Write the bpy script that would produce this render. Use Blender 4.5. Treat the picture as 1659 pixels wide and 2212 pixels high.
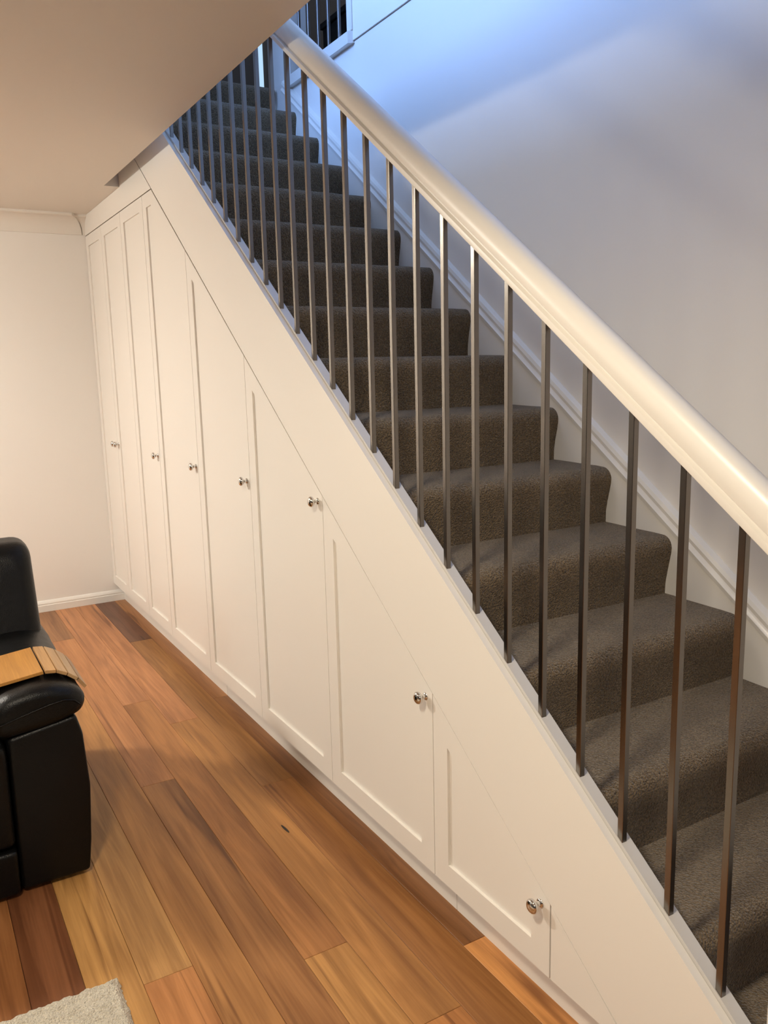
import bpy, bmesh, math, random
from mathutils import Vector, Matrix, noise

for o in list(bpy.data.objects): bpy.data.objects.remove(o)
S = bpy.context.scene
C = S.collection
random.seed(7)

# ------------------------------------------------------------------ camera
cam_d = bpy.data.cameras.new('camera'); cam = bpy.data.objects.new('camera', cam_d); C.objects.link(cam)
rx, ux, fx = (Vector(v) for v in ((0.50944971, 0.86017364, -0.0237129), (-0.1372276, 0.10841765, 0.98458834), (-0.84948784, 0.49834417, -0.17327291)))
m4 = Matrix.Identity(4)
for i in range(3):
    m4[i][0] = rx[i]; m4[i][1] = ux[i]; m4[i][2] = -fx[i]
m4.translation = (5.40731616, -1.11730474, 1.46260739)
cam.matrix_world = m4
cam_d.sensor_fit = 'VERTICAL'; cam_d.sensor_height = 36.0; cam_d.lens = 36 * 1782.58 / 2212
cam_d.clip_start = 0.05
S.camera = cam

# ------------------------------------------------------------------ world, lights, exposure
wd = bpy.data.worlds.new('night'); S.world = wd; wd.use_nodes = True
wd.node_tree.nodes['Background'].inputs[0].default_value = (0.45, 0.55, 0.8, 1)
wd.node_tree.nodes['Background'].inputs[1].default_value = 0.02
S.view_settings.view_transform = 'Standard'; S.view_settings.look = 'None'
S.view_settings.exposure = 0.0; S.view_settings.gamma = 1.0; S.view_settings.use_curve_mapping = False

def ceiling_lamp(name, loc, power, colour, blend, radius):
    l = bpy.data.lights.new(name, 'SPOT'); l.energy = power; l.color = colour; l.shadow_soft_size = radius
    l.spot_size = math.radians(174); l.spot_blend = blend
    o = bpy.data.objects.new(name, l); C.objects.link(o); o.location = loc
    return o
ROOM_LIGHTS = [  # ceiling lamps of the living room, all outside the frame
    ('ceiling_lamp_back', (1.30, -2.30, 2.34), 105, (1.0, 0.96, 0.88), 0.60, 0.10),
    ('ceiling_lamp_front', (4.65, -1.40, 2.34), 142, (1.0, 0.88, 0.69), 0.55, 0.13),
]
for args in ROOM_LIGHTS: ceiling_lamp(*args)
for n_, loc_, p_, r_ in (*[('back_fill_point', (1.14 + 0.108 * i, -2.30, 2.325), 21.5, 0.055) for i in range(4)], ('room_fill_middle', (2.9, -3.20, 2.22), 30, 0.20), ('room_fill_front', (6.9, -2.10, 2.18), 30, 0.22)):  # added fills: a row spreading the back lamp, two unseen room fills
    pl = bpy.data.lights.new(n_, 'POINT'); pl.energy = p_; pl.color = (1.0, 0.945, 0.84); pl.shadow_soft_size = r_
    plo = bpy.data.objects.new(n_, pl); C.objects.link(plo); plo.location = loc_
dl = bpy.data.lights.new('upstairs_window_daylight', 'AREA'); dl.shape = 'RECTANGLE'; dl.size = 2.6; dl.size_y = 1.3
dl.energy = 270; dl.color = (0.26, 0.47, 1.0)
dlo = bpy.data.objects.new('upstairs_window_daylight', dl); C.objects.link(dlo)
hl = bpy.data.lights.new('hall_fill', 'POINT'); hl.energy = 9; hl.color = (0.8, 0.88, 1.0); hl.shadow_soft_size = 0.1  # unseen fill added to lift the dim upstairs hall
hlo = bpy.data.objects.new('hall_fill', hl); C.objects.link(hlo); hlo.location = (0.7, 1.9, 5.0)
dlo.location = (1.55, -2.5, 4.35)
dlo.rotation_euler = Vector((0.1, 1.0, -0.25)).to_track_quat('-Z', 'Y').to_euler()

# ------------------------------------------------------------------ measurements (metres)
M_ = 0.7344            # slope of the flight
GO, RI = 0.255, 0.18727
NX0 = 1.179            # x of the nosing whose tread is at 15 rises
WY = 0.8835            # face of the wall skirting along the stairs
WALL_Y = 0.898         # plaster face of the wall beside the stairs
ZC, ZU = 2.40, 2.985   # ceiling underside / upper floor
VX, VY = 0.904, -0.075 # edges of the stairwell opening in the ceiling
LDOOR, LFACE, LCAP = 3.3689, 3.722, 3.733
HK, KY = 0.1158, 0.0577
BX0, BD, BY, BS = 1.759, 0.1182, 0.0205, 0.0132

# ------------------------------------------------------------------ materials
def nodes_of(name):
    m = bpy.data.materials.new(name); m.use_nodes = True
    nt = m.node_tree; b = nt.nodes['Principled BSDF']
    return m, nt, b
def N(nt, t, **kw):
    n = nt.nodes.new(t)
    for k, v in kw.items(): setattr(n, k, v)
    return n
def mat_plain(name, col, rough=0.5, metal=0.0, spec=0.5, bump=0.0, bscale=200.0, var=0.0, vscale=3.0, coat=0.0):
    m, nt, b = nodes_of(name)
    b.inputs['Base Color'].default_value = (*col, 1); b.inputs['Roughness'].default_value = rough
    b.inputs['Metallic'].default_value = metal; b.inputs['Specular IOR Level'].default_value = spec
    b.inputs['Coat Weight'].default_value = coat
    tc = N(nt, 'ShaderNodeTexCoord')
    if var:
        n = N(nt, 'ShaderNodeTexNoise'); n.inputs['Scale'].default_value = vscale; n.inputs['Detail'].default_value = 4
        nt.links.new(tc.outputs['Object'], n.inputs['Vector'])
        r = N(nt, 'ShaderNodeValToRGB')
        r.color_ramp.elements[0].position = 0.3; r.color_ramp.elements[1].position = 0.7
        r.color_ramp.elements[0].color = (*[c * (1 - var) for c in col], 1)
        r.color_ramp.elements[1].color = (*[min(1, c * (1 + var)) for c in col], 1)
        nt.links.new(n.outputs['Fac'], r.inputs[0]); nt.links.new(r.outputs[0], b.inputs['Base Color'])
    if bump:
        n2 = N(nt, 'ShaderNodeTexNoise'); n2.inputs['Scale'].default_value = bscale; n2.inputs['Detail'].default_value = 3
        nt.links.new(tc.outputs['Object'], n2.inputs['Vector'])
        bp = N(nt, 'ShaderNodeBump'); bp.inputs['Strength'].default_value = bump; bp.inputs['Distance'].default_value = 0.002
        nt.links.new(n2.outputs['Fac'], bp.inputs['Height']); nt.links.new(bp.outputs[0], b.inputs['Normal'])
    return m

WALLM = mat_plain('wall_paint', (0.83, 0.80, 0.76), 0.6, bump=0.06, bscale=320, spec=0.3)
CEILM = mat_plain('ceiling_paint', (0.78, 0.74, 0.68), 0.7, bump=0.05, bscale=260, spec=0.2)
CABM = mat_plain('cabinet_satin', (0.82, 0.785, 0.73), 0.38, spec=0.4, bump=0.02, bscale=160)
TRIMM = mat_plain('trim_gloss', (0.80, 0.775, 0.73), 0.3, spec=0.5)
RAILM = mat_plain('rail_paint', (0.72, 0.685, 0.63), 0.35, spec=0.5, bump=0.03, bscale=60)
CAPM = mat_plain('stringer_paint', (0.60, 0.58, 0.56), 0.4, spec=0.4, bump=0.05, bscale=90)
DARKM = mat_plain('dark_void', (0.02, 0.018, 0.016), 0.8)
SHADEW = mat_plain('upstairs_shaded_white', (0.34, 0.30, 0.26), 0.7)  # white hall walls, their dimness put into the colour
LANDW = mat_plain('landing_shaded_wall', (0.15, 0.125, 0.105), 0.7)  # landing end wall, its shade put into the colour
DIMW = mat_plain('dim_room_wall', (0.10, 0.095, 0.09), 0.6)  # unseen room walls darkened so the balusters reflect a dim room
BLACKM = mat_plain('black_cabinet', (0.006, 0.006, 0.007), 0.5)
CHROME = mat_plain('chrome', (0.72, 0.71, 0.69), 0.06, metal=1.0)
def mat_emit(name, col, strength):
    m, nt, b = nodes_of(name)
    b.inputs['Base Color'].default_value = (0.02, 0.02, 0.02, 1); b.inputs['Roughness'].default_value = 0.2
    b.inputs['Emission Color'].default_value = (*col, 1); b.inputs['Emission Strength'].default_value = strength
    return m
GLOWM = mat_emit('blue_strip_glow', (0.50, 0.75, 1.0), 1.0)  # glow standing in for blue daylight on a pale strip
def mat_steel():
    m, nt, b = nodes_of('brushed_steel')
    b.inputs['Metallic'].default_value = 1.0; b.inputs['Roughness'].default_value = 0.3
    b.inputs['Base Color'].default_value = (0.23, 0.21, 0.19, 1)
    tc = N(nt, 'ShaderNodeTexCoord'); mp = N(nt, 'ShaderNodeMapping'); mp.inputs['Scale'].default_value = (900, 900, 6)
    n = N(nt, 'ShaderNodeTexNoise'); n.inputs['Scale'].default_value = 1.0; n.inputs['Detail'].default_value = 3
    nt.links.new(tc.outputs['Object'], mp.inputs[0]); nt.links.new(mp.outputs[0], n.inputs['Vector'])
    mr = N(nt, 'ShaderNodeMapRange'); mr.inputs['To Min'].default_value = 0.14; mr.inputs['To Max'].default_value = 0.30
    nt.links.new(n.outputs['Fac'], mr.inputs['Value']); nt.links.new(mr.outputs[0], b.inputs['Roughness'])
    bp = N(nt, 'ShaderNodeBump'); bp.inputs['Strength'].default_value = 0.15; bp.inputs['Distance'].default_value = 0.0004
    nt.links.new(n.outputs['Fac'], bp.inputs['Height']); nt.links.new(bp.outputs[0], b.inputs['Normal'])
    return m
STEEL = mat_steel()
BARM = mat_plain('satin_bar', (0.62, 0.63, 0.65), 0.35, metal=1.0)
def mat_carpet(name, c0, c1, scale=330):
    m, nt, b = nodes_of(name)
    b.inputs['Roughness'].default_value = 0.95; b.inputs['Specular IOR Level'].default_value = 0.1
    b.inputs['Sheen Weight'].default_value = 0.25; b.inputs['Sheen Roughness'].default_value = 0.5
    g = N(nt, 'ShaderNodeNewGeometry')
    v = N(nt, 'ShaderNodeTexVoronoi'); v.inputs['Scale'].default_value = scale
    n = N(nt, 'ShaderNodeTexNoise'); n.inputs['Scale'].default_value = scale * 0.9; n.inputs['Detail'].default_value = 4
    n2 = N(nt, 'ShaderNodeTexNoise'); n2.inputs['Scale'].default_value = 7; n2.inputs['Detail'].default_value = 3
    for q in (v, n, n2): nt.links.new(g.outputs['Position'], q.inputs['Vector'])
    ad = N(nt, 'ShaderNodeMath', operation='MULTIPLY_ADD'); ad.inputs[1].default_value = 0.35
    nt.links.new(n2.outputs['Fac'], ad.inputs[0]); nt.links.new(n.outputs['Fac'], ad.inputs[2])
    r = N(nt, 'ShaderNodeValToRGB'); r.color_ramp.elements[0].position = 0.42; r.color_ramp.elements[1].position = 0.92
    r.color_ramp.elements[0].color = (*c0, 1); r.color_ramp.elements[1].color = (*c1, 1)
    nt.links.new(ad.outputs[0], r.inputs[0]); nt.links.new(r.outputs[0], b.inputs['Base Color'])
    ad2 = N(nt, 'ShaderNodeMath', operation='SUBTRACT'); nt.links.new(n.outputs['Fac'], ad2.inputs[0]); nt.links.new(v.outputs['Distance'], ad2.inputs[1])
    bp = N(nt, 'ShaderNodeBump'); bp.inputs['Strength'].default_value = 0.9; bp.inputs['Distance'].default_value = 0.006
    nt.links.new(ad2.outputs[0], bp.inputs['Height']); nt.links.new(bp.outputs[0], b.inputs['Normal'])
    return m
CARPET = mat_carpet('taupe_carpet', (0.082, 0.057, 0.033), (0.265, 0.188, 0.108), 210)
RUGM = mat_carpet('cream_shag', (0.50, 0.44, 0.335), (0.80, 0.72, 0.57), 240)
def mat_leather():
    m, nt, b = nodes_of('black_leather')
    b.inputs['Base Color'].default_value = (0.0032, 0.0033, 0.0034, 1); b.inputs['Roughness'].default_value = 0.38
    b.inputs['Specular IOR Level'].default_value = 0.24
    tc = N(nt, 'ShaderNodeTexCoord')
    v = N(nt, 'ShaderNodeTexVoronoi'); v.inputs['Scale'].default_value = 330
    n = N(nt, 'ShaderNodeTexNoise'); n.inputs['Scale'].default_value = 9; n.inputs['Detail'].default_value = 3
    for q in (v, n): nt.links.new(tc.outputs['Object'], q.inputs['Vector'])
    ad = N(nt, 'ShaderNodeMath', operation='MULTIPLY_ADD'); ad.inputs[1].default_value = 0.12
    nt.links.new(v.outputs['Distance'], ad.inputs[0]); nt.links.new(n.outputs['Fac'], ad.inputs[2])
    bp = N(nt, 'ShaderNodeBump'); bp.inputs['Strength'].default_value = 0.35; bp.inputs['Distance'].default_value = 0.01
    nt.links.new(ad.outputs[0], bp.inputs['Height']); nt.links.new(bp.outputs[0], b.inputs['Normal'])
    return m
LEATHER = mat_leather()
def mat_wood(name, rough=0.42, use_object_colour=True, col=(0.4, 0.2, 0.08), gscale=1.0, figure=1.0):
    m, nt, b = nodes_of(name)
    oi = N(nt, 'ShaderNodeObjectInfo'); tc = N(nt, 'ShaderNodeTexCoord')
    off = N(nt, 'ShaderNodeVectorMath', operation='MULTIPLY_ADD')
    cmb = N(nt, 'ShaderNodeCombineXYZ')
    mu = N(nt, 'ShaderNodeMath', operation='MULTIPLY'); mu.inputs[1].default_value = 37.0
    nt.links.new(oi.outputs['Random'], mu.inputs[0])
    for i in range(3): nt.links.new(mu.outputs[0], cmb.inputs[i])
    off.inputs[1].default_value = (1, 1, 1)
    nt.links.new(tc.outputs['Object'], off.inputs[0]); nt.links.new(cmb.outputs[0], off.inputs[2])
    def stretched(sx, sy, detail, dist=0.0):
        mp = N(nt, 'ShaderNodeMapping'); mp.inputs['Scale'].default_value = (sx * gscale, sy * gscale, sy * gscale)
        n = N(nt, 'ShaderNodeTexNoise'); n.inputs['Scale'].default_value = 1.0; n.inputs['Detail'].default_value = detail
        n.inputs['Distortion'].default_value = dist
        nt.links.new(off.outputs[0], mp.inputs[0]); nt.links.new(mp.outputs[0], n.inputs['Vector'])
        return n.outputs['Fac']
    broad = stretched(0.9, 9, 3, 0.6)
    fig = stretched(1.6, 26, 4, 1.4)
    fine = stretched(5, 190, 3)
    vein = stretched(0.8, 17, 2, 0.8)
    vein2 = stretched(0.5, 48, 2, 0.5)
    def mix(fac, a, bb, mode='MIX'):
        x = N(nt, 'ShaderNodeMix', data_type='RGBA', blend_type=mode)
        if isinstance(fac, float): x.inputs['Factor'].default_value = fac
        else: nt.links.new(fac, x.inputs['Factor'])
        for s, q in (('A', a), ('B', bb)):
            i = [k for k in x.inputs if k.name == s and k.type == 'RGBA'][0]
            if isinstance(q, tuple): i.default_value = q
            else: nt.links.new(q, i)
        return [k for k in x.outputs if k.type == 'RGBA'][0]
    def ramp(src, a, bq, c0=(0, 0, 0, 1), c1=(1, 1, 1, 1)):
        r = N(nt, 'ShaderNodeValToRGB'); r.color_ramp.elements[0].position = a; r.color_ramp.elements[1].position = bq
        r.color_ramp.elements[0].color = c0; r.color_ramp.elements[1].color = c1
        nt.links.new(src, r.inputs[0]); return r.outputs[0]
    base = oi.outputs['Color'] if use_object_colour else (*col, 1)
    k = figure
    c = mix(1.0, base, ramp(broad, 0.3, 0.7, (1 - .30 * k, 1 - .36 * k, 1 - .40 * k, 1), (1.14, 1.12, 1.08, 1)), 'MULTIPLY')
    c = mix(1.0, c, ramp(fig, 0.34, 0.62, (1 - .26 * k, 1 - .31 * k, 1 - .36 * k, 1), (1.05, 1.05, 1.05, 1)), 'MULTIPLY')
    c = mix(1.0, c, ramp(fine, 0.3, 0.7, (0.90, 0.88, 0.86, 1), (1.05, 1.05, 1.05, 1)), 'MULTIPLY')
    c = mix(1.0, c, ramp(vein, 0.27, 0.34, (1 - .5 * k, 1 - .56 * k, 1 - .6 * k, 1), (1, 1, 1, 1)), 'MULTIPLY')
    c = mix(1.0, c, ramp(vein2, 0.27, 0.36, (1 - .38 * k, 1 - .44 * k, 1 - .48 * k, 1), (1, 1, 1, 1)), 'MULTIPLY')
    nt.links.new(c, b.inputs['Base Color'])
    b.inputs['Roughness'].default_value = rough; b.inputs['Specular IOR Level'].default_value = 0.35
    bp = N(nt, 'ShaderNodeBump'); bp.inputs['Strength'].default_value = 0.05; bp.inputs['Distance'].default_value = 0.001
    nt.links.new(fine, bp.inputs['Height']); nt.links.new(bp.outputs[0], b.inputs['Normal'])
    return m
FLOORW = mat_wood('floor_boards')
TRAYW = mat_wood('bamboo_slats', 0.4, True, gscale=2.0, figure=0.35)
KNOTM = mat_plain('gum_vein', (0.02, 0.012, 0.008), 0.6)

# ------------------------------------------------------------------ mesh helpers
def obj(name, bm, mat, parent=None, smooth=None, kind=None, loc=None):
    me = bpy.data.meshes.new(name); bmesh.ops.recalc_face_normals(bm, faces=bm.faces[:]); bm.to_mesh(me); bm.free()
    me.materials.append(mat)
    if smooth is not None:
        for p in me.polygons: p.use_smooth = True
        me.set_sharp_from_angle(angle=math.radians(smooth))
    o = bpy.data.objects.new(name, me); C.objects.link(o)
    if loc is not None: o.location = loc
    if parent: o.parent = parent
    if kind: o['kind'] = kind
    return o
def struct(name, bm, mat, parent=None, smooth=None):
    return obj(name, bm, mat, parent, smooth, kind='structure')
def thing(name, label, cat, loc=(0, 0, 0), group=None):
    o = bpy.data.objects.new(name, None); C.objects.link(o); o.location = loc
    o.empty_display_size = 0.1
    o['label'] = label; o['category'] = cat
    if group: o['group'] = group
    return o
def tag(o, label, cat, group=None):
    o['label'] = label; o['category'] = cat
    if group: o['group'] = group
    return o
def add_box(bm, x0, x1, y0, y1, z0, z1, bevel=0.0, seg=1):
    vs = [bm.verts.new((x, y, z)) for x in (x0, x1) for y in (y0, y1) for z in (z0, z1)]
    fs = [(0, 1, 3, 2), (4, 6, 7, 5), (0, 4, 5, 1), (2, 3, 7, 6), (0, 2, 6, 4), (1, 5, 7, 3)]
    faces = [bm.faces.new([vs[i] for i in f]) for f in fs]
    if bevel:
        es = list({e for f in faces for e in f.edges})
        bmesh.ops.bevel(bm, geom=es, offset=bevel, segments=seg, affect='EDGES', profile=0.5)
    return bm
def box(*a, **k): return add_box(bmesh.new(), *a, **k)
def add_prism_y(bm, poly, y0, y1):
    """polygon in (x, z) extruded along y"""
    a = [bm.verts.new((x, y0, z)) for x, z in poly]; b = [bm.verts.new((x, y1, z)) for x, z in poly]
    bm.faces.new(a); bm.faces.new(b[::-1]); n = len(poly)
    for i in range(n): bm.faces.new((a[i], b[i], b[(i + 1) % n], a[(i + 1) % n]))
    return bm
def prism_y(poly, y0, y1): return add_prism_y(bmesh.new(), poly, y0, y1)
def loft(sections, closed_ends=True):
    """sections: lists of equal-length closed loops of points"""
    bm = bmesh.new(); rings = [[bm.verts.new(p) for p in s] for s in sections]; n = len(rings[0])
    for r0, r1 in zip(rings, rings[1:]):
        for i in range(n): bm.faces.new((r0[i], r0[(i + 1) % n], r1[(i + 1) % n], r1[i]))
    if closed_ends: bm.faces.new(rings[0]); bm.faces.new(rings[-1][::-1])
    return bm
def offset_poly(poly, d):
    """inward offset of a convex CCW polygon"""
    n = len(poly); L = []
    for i in range(n):
        a = Vector(poly[i]); b = Vector(poly[(i + 1) % n]); t = (b - a).normalized(); nn = Vector((-t.y, t.x)); L.append((a + nn * d, t))
    out = []
    for i in range(n):
        p, t = L[i - 1]; q, s = L[i]
        den = t.x * s.y - t.y * s.x; w = q - p; k = (w.x * s.y - w.y * s.x) / den
        out.append(tuple(p + t * k))
    return out
def round_poly(poly, r, seg=5):
    """rounds every corner of a closed 2D polygon"""
    n = len(poly); out = []
    for i in range(n):
        p = Vector(poly[i]); a = Vector(poly[i - 1]); b = Vector(poly[(i + 1) % n])
        rr = r[i] if isinstance(r, (list, tuple)) else r
        ra = min(rr, (a - p).length * 0.49, (b - p).length * 0.49)
        A = p + (a - p).normalized() * ra; B = p + (b - p).normalized() * ra
        for k in range(seg + 1):
            t = k / seg; out.append(tuple(A * (1 - t) ** 2 + p * 2 * t * (1 - t) + B * t * t))
    return out
def cushion(x0, x1, poly, edge=0.03, rad=0.03, seg=6, steps=4, noise_amp=0.0, cuts=6, flip=False):
    """poly in (y, z) lofted along x with rounded ends: an upholstered block"""
    P = round_poly(poly, rad, seg)
    cy = sum(p[0] for p in P) / len(P); cz = sum(p[1] for p in P) / len(P)
    hy = max(abs(p[0] - cy) for p in P); hz = max(abs(p[1] - cz) for p in P)
    secs = []
    prof = [(1 - math.cos(t * math.pi / 2), 1 - math.sin(t * math.pi / 2)) for t in [k / steps for k in range(steps + 1)]]  # (advance, inset)
    def sec(x, ins):
        sy = 1 - ins * edge / hy; sz = 1 - ins * edge / hz
        return [(x, cy + (y - cy) * sy, cz + (z - cz) * sz) for y, z in P]
    for adv, ins in prof: secs.append(sec(x0 + adv * edge, ins))
    for k in range(1, cuts): secs.append(sec(x0 + edge + (x1 - x0 - 2 * edge) * k / cuts, 0))
    for adv, ins in prof[::-1]: secs.append(sec(x1 - adv * edge, ins))
    if noise_amp:
        secs = [[tuple(Vector(p) + Vector((0.3, 1, 1)) * noise_amp * noise.noise(Vector(p) * 9)) for p in s] for s in secs]
    return loft(secs)
def tube(pts, r, seg=8):
    secs = []
    for i, p in enumerate(pts):
        p = Vector(p); a = Vector(pts[max(i - 1, 0)]); b = Vector(pts[min(i + 1, len(pts) - 1)]); t = (b - a).normalized()
        u = t.cross(Vector((0, 0, 1)));
        if u.length < 1e-3: u = t.cross(Vector((0, 1, 0)))
        u.normalize(); v = t.cross(u)
        secs.append([tuple(p + u * math.cos(q * 2 * math.pi / seg) * r + v * math.sin(q * 2 * math.pi / seg) * r) for q in range(seg)])
    return loft(secs)

# ------------------------------------------------------------------ structure: floor with its boards
X1, YL = 8.2, -4.2
floor = struct('floor', box(-0.3, X1, YL, 1.0, -0.06, -0.012), mat_plain('subfloor', (0.05, 0.03, 0.02), 0.8))
OR, PK, BR, TN, YE, DK = (0.47, 0.235, 0.095), (0.46, 0.235, 0.115), (0.36, 0.185, 0.080), (0.40, 0.225, 0.095), (0.50, 0.28, 0.115), (0.185, 0.085, 0.045)
ROWS = {  # row index -> list of (x end of board, colour), some darkened for the armchair's shadow
    -1: [(1.95, BR), (3.870, (0.255, 0.125, 0.05)), (9, (0.56, 0.29, 0.115))],
    0: [(0.93, (0.165, 0.085, 0.055)), (2.82, (0.30, 0.16, 0.062)), (5.0, (0.31, 0.155, 0.058)), (9, BR)],
    1: [(2.115, PK), (4.030, (0.40, 0.215, 0.080)), (9, (0.44, 0.215, 0.08))],
    2: [(1.803, (0.43, 0.22, 0.11)), (3.697, (0.36, 0.18, 0.07)), (9, (0.50, 0.29, 0.11))],
    3: [(0.675, (0.30, 0.165, 0.085)), (2.590, (0.44, 0.225, 0.105)), (4.5, (0.32, 0.165, 0.066)), (9, OR)],  # third board toned down to deepen the armchair's shadow
    4: [(1.35, PK), (9, (0.43, 0.235, 0.09))],
    5: [(1.70, (0.48, 0.25, 0.115)), (3.567, (0.46, 0.28, 0.115)), (9, OR)],
    6: [(0.9, PK), (2.7, OR), (4.6, (0.46, 0.275, 0.105)), (9, TN)],
    7: [(1.2, BR), (2.45, PK), (4.3, (0.215, 0.095, 0.045)), (9, BR)],
    8: [(1.9, PK), (3.9, (0.30, 0.14, 0.055)), (9, TN)],
}
rr = random.Random(3)
BW = 0.1225; Y0 = -0.0105
def plank(x0, x1, yb, yt, col):
    bm = bmesh.new(); g = 0.0004; c = 0.0008
    hx, hy = (x1 - x0) / 2 - g, (yt - yb) / 2 - g
    lo = [bm.verts.new((sx * hx, sy * hy, -0.012)) for sx, sy in ((-1, -1), (1, -1), (1, 1), (-1, 1))]
    mi = [bm.verts.new((sx * hx, sy * hy, -c)) for sx, sy in ((-1, -1), (1, -1), (1, 1), (-1, 1))]
    up = [bm.verts.new((sx * (hx - c), sy * (hy - c), 0)) for sx, sy in ((-1, -1), (1, -1), (1, 1), (-1, 1))]
    bm.faces.new(up)
    for a, b in ((lo, mi), (mi, up)):
        for i in range(4): bm.faces.new((a[i], a[(i + 1) % 4], b[(i + 1) % 4], b[i]))
    o = obj('plank', bm, FLOORW, floor, loc=((x0 + x1) / 2, (yb + yt) / 2, 0))
    o.color = (col[0] * 1.06, col[1] * 0.97, col[2] * 0.85, 1)
    return o
for row in range(-1, 30):
    yt = Y0 - BW * row; yb = yt - BW
    if row in ROWS: segs = ROWS[row]
    else:
        segs = []; x = rr.uniform(0.4, 1.8)
        while x < 8: segs.append((x, rr.choice([OR, PK, BR, TN, YE, (0.40, 0.20, 0.08)]))); x += rr.uniform(1.5, 2.1)
        segs.append((9, OR))
    x = 0.0
    for xe, c in segs:
        xe = min(xe, X1 - 0.01); plank(x, xe, yb, yt, c); x = xe
kb = bmesh.new()   # dark gum pocket in one board
ring = [(3.092 + 0.028 * (1 - math.cos(a)) , -0.174 + 0.0042 * math.sin(a) - 0.002 * math.cos(a)) for a in [i * math.pi / 6 for i in range(12)]]
kv = [kb.verts.new((x, y, 0.0008)) for x, y in ring]; kw = [kb.verts.new((x, y, -0.002)) for x, y in ring]
kb.faces.new(kv); kb.faces.new(kw[::-1])
for i in range(12): kb.faces.new((kv[i], kw[i], kw[(i + 1) % 12], kv[(i + 1) % 12]))
obj('gum_pocket', kb, KNOTM, floor)

# ceiling slab with the stairwell opening (concave plan, extruded)
cb = bmesh.new()
plan = [(-0.12, YL - 0.1), (X1, YL - 0.1), (X1, VY), (VX, VY), (VX, 1.0), (-0.12, 1.0)]
lo = [cb.verts.new((x, y, ZC)) for x, y in plan]; hi = [cb.verts.new((x, y, ZU)) for x, y in plan]
cb.faces.new(lo[::-1]); cb.faces.new(hi)
for i in range(6): cb.faces.new((lo[i], lo[(i + 1) % 6], hi[(i + 1) % 6], hi[i]))
struct('ceiling', cb, CEILM)
struct('wall_back', box(-0.12, 0, YL, 1.0, -0.06, ZC), WALLM)
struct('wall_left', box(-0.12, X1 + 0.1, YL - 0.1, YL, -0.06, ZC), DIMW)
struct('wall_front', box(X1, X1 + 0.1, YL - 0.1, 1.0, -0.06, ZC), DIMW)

# wall beside the stairs: lower leaf, and the upper leaf standing a few mm proud with a shadow joint at its foot
def wall_with_hole():
    bm = bmesh.new()
    add_box(bm, 0.872, X1 + 0.1, WALL_Y, 1.0, -0.06, 2.944)
    add_box(bm, 0.872, 1.10, WALL_Y, 1.0, 2.944, 5.4)
    return bm
wr = struct('wall_right', wall_with_hole(), WALLM)
struct('wall_right_upper', box(1.80, X1 + 0.1, WALL_Y - 0.008, 1.0, 2.9475, 5.4), WALLM)
struct('wall_right_lintel', box(1.10, 1.80, WALL_Y, 1.0, 4.9, 5.4), WALLM)
# skirting on the wall, following the flight, with its moulding (section given as height above the nosing line L, depth from the wall)
SKP = [(3.30, WY), (3.680, WY), (3.684, WY - 0.009), (3.699, WY - 0.012), (3.707, WY - 0.006), (3.714, WY - 0.004), (3.728, WY - 0.006), (3.742, WY - 0.002), (3.752, WALL_Y - 0.003), (3.752, WALL_Y), (3.30, WALL_Y)]
secs = [[(x, y, L - M_ * x) for L, y in SKP] for x in (1.02, 2.0, 3.5, 4.9)]
struct('baseboard_right', loft(secs), TRIMM, smooth=25)
# board at the foot of the upstairs opening and the architrave on its right
def trim_board():
    bm = bmesh.new()
    P = [(1.098, WALL_Y), (1.098, WALL_Y - 0.028), (1.792, WALL_Y - 0.028), (1.806, WALL_Y - 0.008), (1.806, WALL_Y)]
    a = [bm.verts.new((x, y, 2.937)) for x, y in P]; b = [bm.verts.new((x, y, 2.988)) for x, y in P]
    bm.faces.new(a); bm.faces.new(b[::-1])
    for i in range(5): bm.faces.new((a[i], b[i], b[(i + 1) % 5], a[(i + 1) % 5]))
    return bm
struct('trim_1', trim_board(), TRIMM)
struct('trim_2', box(1.762, 1.808, WALL_Y - 0.016, 1.0, 2.99, 4.9, bevel=0.003), TRIMM)

# upper storey shell
struct('floor_upper', box(-0.7, 3.4, 1.0, 3.1, 2.93, ZU), CARPET)
struct('floor_landing', box(-0.7, -0.12, YL, 1.0, 2.93, ZU), CARPET)
struct('wall_hall', box(-0.7, 3.4, 3.0, 3.1, ZU, 5.4), SHADEW)
struct('wall_hall_end', box(3.3, 3.4, 1.0, 3.1, ZU, 5.4), SHADEW)
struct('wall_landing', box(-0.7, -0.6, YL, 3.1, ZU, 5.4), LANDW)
struct('daylight_block_wall', box(-0.6, 1.27, -0.19, -0.09, ZU, 5.4), WALLM)  # unseen partition added to keep daylight off the landing and top steps
struct('glow_strip_1', box(-0.6, -0.59, 1.432, 1.472, ZU + 0.02, 5.2), GLOWM)  # glowing strip added for the bright blue-lit edge beyond the landing
struct('trim_3', box(-0.6, -0.575, 1.414, 1.431, ZU, 5.25), TRIMM)
struct('wall_upper_left', box(-0.7, X1, YL - 0.1, YL, ZU, 5.4), WALLM)
struct('wall_upper_front', box(X1, X1 + 0.1, YL, 1.0, ZU, 5.4), WALLM)
struct('ceiling_upper', box(-0.7, X1, YL, 3.1, 5.4, 5.5), CEILM)

# back wall skirting and cornice
SB = [(0, 0), (0.018, 0), (0.018, 0.040), (0.0145, 0.043), (0.015, 0.052), (0.011, 0.060), (0.006, 0.067), (0, 0.070)]
struct('baseboard_back', loft([[(x, y, z) for x, z in SB] for y in (-4.2, KY)]), TRIMM)
CV = [(0, 2.290), (0.008, 2.290), (0.010, 2.302)]
CV += [(0.010 + 0.082 * (1 - math.cos(a)), 2.302 + 0.082 * math.sin(a)) for a in [i * math.pi / 16 for i in range(1, 9)]]
CV += [(0.098, 2.388), (0.098, ZC), (0, ZC)]
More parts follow.
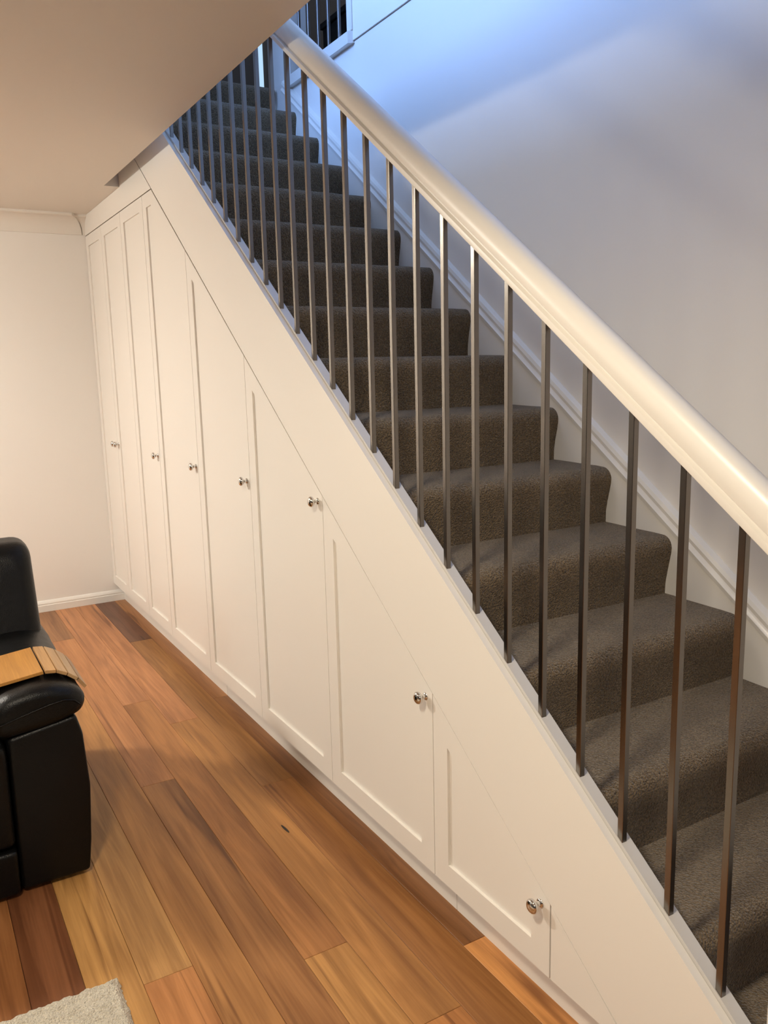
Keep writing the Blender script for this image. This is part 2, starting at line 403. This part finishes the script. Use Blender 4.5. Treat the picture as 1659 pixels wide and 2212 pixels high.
# the run ends in a mitre, so each section point has its own end in y
def mitre_y(x): return -0.012 - 0.72 * x
secs = [[(x, -4.2, z) for x, z in CV], [(x, mitre_y(x) - 0.004, z) for x, z in CV]]
struct('trim_4', loft(secs), CEILM, smooth=25)
secs = [[(x * 0.78, mitre_y(x) + 0.004, z) for x, z in CV], [(x * 0.78, 0.0, z) for x, z in CV]]
struct('trim_5', loft(secs), CEILM, smooth=25)

# ------------------------------------------------------------------ understair cupboard
cab = thing('understair_cupboard', 'long built-in cream cupboard with sloping shaker doors filling the space under the stairs', 'cupboard', (0, 0, 0))
ZT = 2.2848; SPL = M_
def zl(x, L=LDOOR): return L - M_ * x
GAP = 0.0016; TH = 0.018; REC = 0.0075
def door_outline(x0, x1):
    x0 += GAP; x1 -= GAP; z0 = HK
    xa = (LDOOR - ZT) / M_
    top = lambda x: min(ZT, zl(x)) - 0.003
    P = [(x0, z0), (x1, z0), (x1, top(x1))]
    if x0 < xa < x1: P.append((xa - 0.001, ZT - 0.003))
    P.append((x0, top(x0)))
    return P
def ring_mesh(outer, inner):
    bm = bmesh.new(); n = len(outer)
    of = [bm.verts.new((x, 0, z)) for x, z in outer]; inf = [bm.verts.new((x, 0, z)) for x, z in inner]
    ob = [bm.verts.new((x, TH, z)) for x, z in outer]; ib = [bm.verts.new((x, TH, z)) for x, z in inner]
    for i in range(n):
        j = (i + 1) % n
        bm.faces.new((of[i], of[j], inf[j], inf[i])); bm.faces.new((ob[i], ib[i], ib[j], ob[j]))
        bm.faces.new((of[i], ob[i], ob[j], of[j])); bm.faces.new((inf[i], inf[j], ib[j], ib[i]))
    return bm
def knob_bm():
    prof = [(0.0, 0.0), (0.0095, 0.0), (0.0105, -0.0015), (0.0095, -0.0035), (0.006, -0.005), (0.0052, -0.010), (0.0065, -0.0135), (0.0125, -0.0165), (0.0160, -0.0195), (0.0172, -0.0230), (0.0165, -0.0265), (0.0135, -0.0300), (0.0085, -0.0325), (0.0, -0.0335)]
    bm = bmesh.new(); n = 24; rings = []
    for r, y in prof:
        if r == 0: rings.append([bm.verts.new((0, y, 0))])
        else: rings.append([bm.verts.new((r * math.cos(a), y, r * math.sin(a))) for a in [i * 2 * math.pi / n for i in range(n)]])
    for a, b in zip(rings, rings[1:]):
        for i in range(n):
            q = [a[i % len(a)], a[(i + 1) % len(a)], b[(i + 1) % len(b)], b[i % len(b)]]
            q = list(dict.fromkeys(q))
            bm.faces.new(q)
    return bm
knob0 = None
DOORS = [(0.0, 0.420), (0.420, 0.871), (0.871, 1.312), (1.312, 1.915), (1.915, 2.522), (2.522, 3.126), (3.126, 3.7275), (3.7275, 4.180)]
KZ = [1.052] * 6 + [0.612, 0.283]
for i, (x0, x1) in enumerate(DOORS):
    out = door_outline(x0, x1); inn = offset_poly(out, 0.0615)
    d = obj('door', ring_mesh(out, inn), CABM, cab)
    obj('door_panel', prism_y(offset_poly(out, 0.0605), REC, 0.014), CABM, d)
    kx = x0 + 0.033 if i == 1 else x1 - 0.033
    if knob0 is None:
        k = obj('knob', knob_bm(), CHROME, d, smooth=50); knob0 = k
    else:
        k = knob0.copy(); C.objects.link(k); k.parent = d
    k.location = (kx, 0, KZ[i])
obj('top_filler', prism_y([(0, ZT + 0.002), (1.4735, ZT + 0.002), (VX + 0.004, zl(VX) - 0.003), (VX + 0.004, ZC - 0.001), (0, ZC - 0.001)][::-1], 0.0, TH), CABM, cab)
xl = 1.006
FZ = 2.98
obj('sloping_fascia', prism_y([(VX + 0.004, zl(VX) + 0.0045), (4.427, HK), (4.69, HK), (4.69, zl(4.69, LFACE)), ((LFACE - FZ) / M_, FZ), (VX + 0.004, FZ)], 0.0, TH), CABM, cab)
obj('end_panel', prism_y([(4.1825, HK), (4.419, HK), (4.1825, zl(4.1825) - 0.003)], 0.0, TH), CABM, cab)
for x0, x1 in ((0.0, 1.9505), (1.953, 3.745), (3.7475, 4.681)):
    obj('kickboard', box(x0, x1, KY, KY + 0.016, 0.0, HK + 0.004), CABM, cab)
obj('carcass', prism_y([(0.0, HK + 0.002), (4.40, HK + 0.002), (1.50, 2.25), (0.0, 2.25)], 0.040, 0.052), DARKM, cab)

# ------------------------------------------------------------------ carpeted staircase
stair = thing('staircase', 'straight flight of stairs covered in taupe carpet rising along the white wall', 'staircase', (4.7, 0.45, 0))
def steploop(k):
    z = (15 - k) * RI; xf = NX0 + k * GO; xb = NX0 + (k - 1) * GO - 0.022; r = 0.038
    zb = z - RI
    P = [(xb - 0.02, z + 0.001)]
    for t in (0.15, 0.35, 0.55, 0.72, 0.85): P.append((xb + (xf - r - xb) * t, z + 0.001 - 0.004 * t))
    for a in range(0, 91, 10):
        t = math.radians(a); P.append((xf - r + r * math.sin(t), z - 0.004 - r + r * math.cos(t)))
    P += [(xf - 0.001, z - 0.055), (xf - 0.006, z - 0.08), (xf - 0.014, z - 0.115), (xf - 0.020, z - 0.15), (xf - 0.021, zb - 0.006)]
    return P
S0 = Vector(stair.location)
for k in range(-1, 15):
    P = steploop(k)
    z = (15 - k) * RI; xf = NX0 + k * GO
    if k == -1: P[0] = (-0.12, z + 0.001); P[1] = (0.3, z + 0.001)
    ys = [0.051 + (WY - 0.051) * t / 14 for t in range(15)]
    bm = bmesh.new(); grid = []
    for y in ys:
        row = []
        for x, zz in P:
            q = Vector((x * 14, y * 14, zz * 14)); w = 0.0022 * noise.noise(q)
            row.append(bm.verts.new((x + w - S0.x, y - S0.y, zz + w * 0.6 - S0.z)))
        grid.append(row)
    for a, b in zip(grid, grid[1:]):
        for i in range(len(P) - 1): bm.faces.new((a[i], a[i + 1], b[i + 1], b[i]))
    # close underneath so that the flight is solid
    lowz = max(z - RI - 0.01, 0.0)
    for row in (grid[0], grid[-1]):
        c0 = bm.verts.new((row[0].co.x, row[0].co.y, lowz - S0.z)); bm.faces.new(list(row) + [c0])
    obj('step', bm, CARPET, stair, smooth=60)
capP = [(1.02, zl(1.02, LCAP)), (4.681, zl(4.681, LCAP)), (4.681, zl(4.681, LCAP) - 0.25), (1.02, zl(1.02, LCAP) - 0.25)]
bm = prism_y([(x - S0.x, z - S0.z) for x, z in capP], TH + 0.0005 - S0.y, 0.0465 - S0.y)
obj('outer_stringer', bm, CAPM, stair)

# ------------------------------------------------------------------ balustrade
bal = thing('stair_balustrade', 'white handrail on slim square steel balusters along the open side of the stairs', 'balustrade', (4.7, 0.026, 0))
B0 = Vector(bal.location)
prot = None
LR = 4.582
for j in range(-6, 25):
    x = BX0 + BD * j; zf = zl(x, LCAP) - 0.01
    if prot is None:
        bm = box(-BS, 0, 0, BS, 0, (LR + 0.02) - LCAP + 0.01, bevel=0.0008)
        prot = obj('baluster', bm, STEEL, bal); o = prot
    else:
        o = prot.copy(); C.objects.link(o); o.parent = bal
    o.location = (x - B0.x, BY - B0.y, zf - B0.z)
RC = 0.0285
half = [(0.0, 0.0), (0.035, 0.0), (0.0362, 0.004), (0.0355, 0.016), (0.0320, 0.0185), (0.0262, 0.0220), (0.0262, 0.0265), (0.0330, 0.0300), (0.0358, 0.042), (0.0362, 0.052), (0.0350, 0.064), (0.0318, 0.075), (0.0262, 0.085), (0.0185, 0.0915), (0.0095, 0.0955)]
half = [(d * 0.80, h * 0.90) for d, h in half]
RP = [(RC + d, LR + h) for d, h in half] + [(RC, LR + 0.0968 * 0.90)] + [(RC - d, LR + h) for d, h in half[::-1][:-1]]
secs = [[(x - B0.x, y - B0.y, L - M_ * x - B0.z) for y, L in RP] for x in (0.95, 2.0, 3.0, 4.0, 4.69)]
obj('handrail', loft(secs), RAILM, bal, smooth=28)
bm = bmesh.new(); add_box(bm, 4.682, 4.772, 0.0195, 0.11, 0.0, 1.27, bevel=0.003); add_box(bm, 4.674, 4.78, 0.0115, 0.118, 1.27, 1.292, bevel=0.006, seg=2)
bmesh.ops.translate(bm, vec=-B0, verts=bm.verts)
obj('newel_post', bm, TRIMM, bal)

# ------------------------------------------------------------------ upstairs railing and dark cabinet seen through the opening
up = thing('landing_railing', 'white railing of slim bars in the wall opening at the upstairs landing', 'railing', (1.43, 0.93, ZU))
p0 = None
for x in (1.185, 1.295, 1.405, 1.515, 1.625, 1.733):
    if p0 is None: p0 = obj('bar', box(-0.0065, 0.0065, -0.0065, 0.0065, -0.01, 0.93, bevel=0.0008), BARM, up); o = p0
    else: o = p0.copy(); C.objects.link(o); o.parent = up
    o.location = (x - 1.43, -0.012, 0)
obj('top_rail', box(-0.33, 0.332, -0.035, 0.03, 0.93, 0.985, bevel=0.01, seg=3), TRIMM, up)
dc = thing('dark_cabinet', 'black low cabinet standing in the upstairs hall behind the white bars', 'cabinet', (1.1, 1.72, ZU))
obj('body', box(-0.78, 0.7, -0.22, 0.2, 0, 0.60, bevel=0.004), BLACKM, dc)
obj('top_board', box(-0.795, 0.715, -0.235, 0.21, 0.60, 0.635, bevel=0.004), BLACKM, dc)

# ------------------------------------------------------------------ black leather armchair
ch = thing('armchair', 'black leather recliner armchair with padded arm standing on the timber floor', 'armchair', (2.5, -1.27, 0))
A0 = Vector(ch.location)
def put(name, bm, mat, parent=ch, smooth=60):
    bmesh.ops.translate(bm, vec=-A0, verts=bm.verts); return obj(name, bm, mat, parent, smooth)
# padded top of the arm: underside and top slope down towards the seat
armpad = [(-0.975, 0.462), (-0.800, 0.484), (-0.742, 0.505), (-0.726, 0.545), (-0.748, 0.578), (-0.800, 0.600), (-0.860, 0.603), (-0.950, 0.588), (-0.990, 0.548)]
def arm(side):
    f = (lambda y: y) if side > 0 else (lambda y: -2.54 - y)
    pad = put('arm_pad', cushion(2.18, 3.040, [(f(y), z) for y, z in armpad][::side], edge=0.042, rad=0.03, noise_amp=0.004, cuts=10), LEATHER)
    panel = [(-0.945, 0.012), (-0.760, 0.012), (-0.749, 0.10), (-0.738, 0.28), (-0.745, 0.44), (-0.762, 0.50), (-0.945, 0.47)]
    pb = put('arm_panel', cushion(2.10, 3.028, [(f(y), z) for y, z in panel][::side], edge=0.012, rad=0.012, noise_amp=0.002, cuts=8), LEATHER)
    pts = [(3.0415, f(y), z) for y, z in [(-0.972, 0.516), (-0.93, 0.528), (-0.88, 0.541), (-0.83, 0.553), (-0.79, 0.558), (-0.763, 0.551), (-0.748, 0.535)]]
    sm = tube(pts, 0.0022, 6)
    put('seam', sm, LEATHER)
arm(1); arm(-1)
put('seat_front', cushion(2.20, 3.036, [(-1.59, 0.150), (-0.952, 0.150), (-0.950, 0.40), (-0.955, 0.455), (-1.585, 0.455), (-1.59, 0.40)], edge=0.02, rad=0.02, noise_amp=0.003), LEATHER)
put('foot_flap', cushion(2.30, 3.043, [(-1.59, 0.012), (-0.951, 0.012), (-0.951, 0.143), (-1.59, 0.143)], edge=0.012, rad=0.012, noise_amp=0.002), LEATHER)
put('seat_cushion', cushion(2.38, 3.045, [(-1.565, 0.43), (-0.99, 0.43), (-0.985, 0.49), (-1.03, 0.515), (-1.51, 0.515), (-1.56, 0.49)], edge=0.05, rad=0.03, noise_amp=0.005), LEATHER)
def back_block(z0, z1, th, y0, y1, rad, lean, xf):
    bm = bmesh.new()
    P = [(y0, z0), (y1, z0), (y1, z1), (y0, z1)]
    m = cushion(xf - th, xf, P, edge=0.05, rad=rad, noise_amp=0.004, cuts=4)
    for v in m.verts: v.co.x -= (v.co.z - z0) * lean
    return m
put('backrest', back_block(0.44, 0.885, 0.20, -1.79, -0.752, [0.02, 0.02, 0.055, 0.055], 0.32, 2.47), LEATHER)
put('lumbar_cushion', back_block(0.50, 0.72, 0.09, -1.58, -0.985, 0.04, 0.32, 2.50), LEATHER)
for x in (2.22, 2.99):
    for y in (-0.975, -1.565):
        bm = bmesh.new(); bmesh.ops.create_cone(bm, cap_ends=True, segments=14, radius1=0.024, radius2=0.03, depth=0.034)
        bmesh.ops.translate(bm, vec=(x, y, 0.017), verts=bm.verts); put('foot', bm, DARKM, ch, 40)
put('base_frame', box(2.12, 2.96, -1.62, -0.92, 0.022, 0.06), DARKM)

# ------------------------------------------------------------------ wooden tray draped over the chair arm
tray = thing('armrest_tray', 'wooden slatted tray draped over the black armchair arm', 'tray', (2.83, -0.85, 0.61))
T0 = Vector(tray.location)
prof = [(-1.005, 0.6040), (-0.8235, 0.6245), (-0.7905, 0.6205), (-0.7600, 0.6050), (-0.7320, 0.5830), (-0.7110, 0.5530)]
cols = [(0.50, 0.25, 0.065), (0.50, 0.29, 0.12), (0.50, 0.31, 0.145), (0.47, 0.31, 0.16), (0.42, 0.26, 0.13)]
XA, XB = 2.705, 2.955
for i, (a, b) in enumerate(zip(prof, prof[1:])):
    a = Vector(a); b = Vector(b); t = (b - a).normalized(); nn = Vector((-t.y, t.x))
    if nn.y < 0: nn = -nn
    g = 0.0022
    a2 = a + t * (g if i else 0); b2 = b - t * (g if i else 0.0045); thk = 0.0095
    q = [a2 - nn * thk, b2 - nn * thk, b2, a2]
    bm = bmesh.new()
    lo_ = [bm.verts.new((XA - T0.x, p.x - T0.y, p.y - T0.z)) for p in q]; hi_ = [bm.verts.new((XB - T0.x, p.x - T0.y, p.y - T0.z)) for p in q]
    bm.faces.new(lo_); bm.faces.new(hi_[::-1])
    for k in range(4): bm.faces.new((lo_[k], hi_[k], hi_[(k + 1) % 4], lo_[(k + 1) % 4]))
    bmesh.ops.bevel(bm, geom=bm.edges[:], offset=0.0007, segments=1, affect='EDGES')
    o = obj('board' if i == 0 else 'slat', bm, TRAYW, tray); o.color = (*cols[i], 1)

# ------------------------------------------------------------------ shaggy rug
RX0, RX1, RY0, RY1 = 3.520, 4.90, -2.60, -0.796
bm = bmesh.new(); nx, ny = 150, 190; g = []
for i in range(nx + 1):
    row = []
    for j in range(ny + 1):
        # denser towards the visible corner
        u = i / nx; v = j / ny
        x = RX0 + (RX1 - RX0) * u ** 1.5; y = RY1 - (RY1 - RY0) * v ** 1.5
        e = min(x - RX0, RX1 - x, RY1 - y, y - RY0)
        q = Vector((x, y, 0))
        h = 0.020 * min(1, 0.12 + (max(e, 0) / 0.02) ** 0.6) + 0.006 * noise.noise(q * 42) + 0.004 * noise.noise(q * 110)
        if e < 1e-6:
            x += 0.006 * noise.noise(q * 90 + Vector((5, 1, 0))) + 0.003 * noise.noise(q * 260); y += 0.006 * noise.noise(q * 90 + Vector((1, 8, 0))) + 0.003 * noise.noise(q * 260 + Vector((3, 3, 3))); h = 0.002
        row.append(bm.verts.new((x - 4.2, y + 1.7, max(h, 0.0015))))
    g.append(row)
for i in range(nx):
    for j in range(ny): bm.faces.new((g[i][j], g[i + 1][j], g[i + 1][j + 1], g[i][j + 1]))
rug = obj('rug', bm, RUGM, smooth=80, loc=(4.2, -1.7, 0))
tag(rug, 'cream shaggy rug lying on the timber floor in front of the black armchair', 'rug')
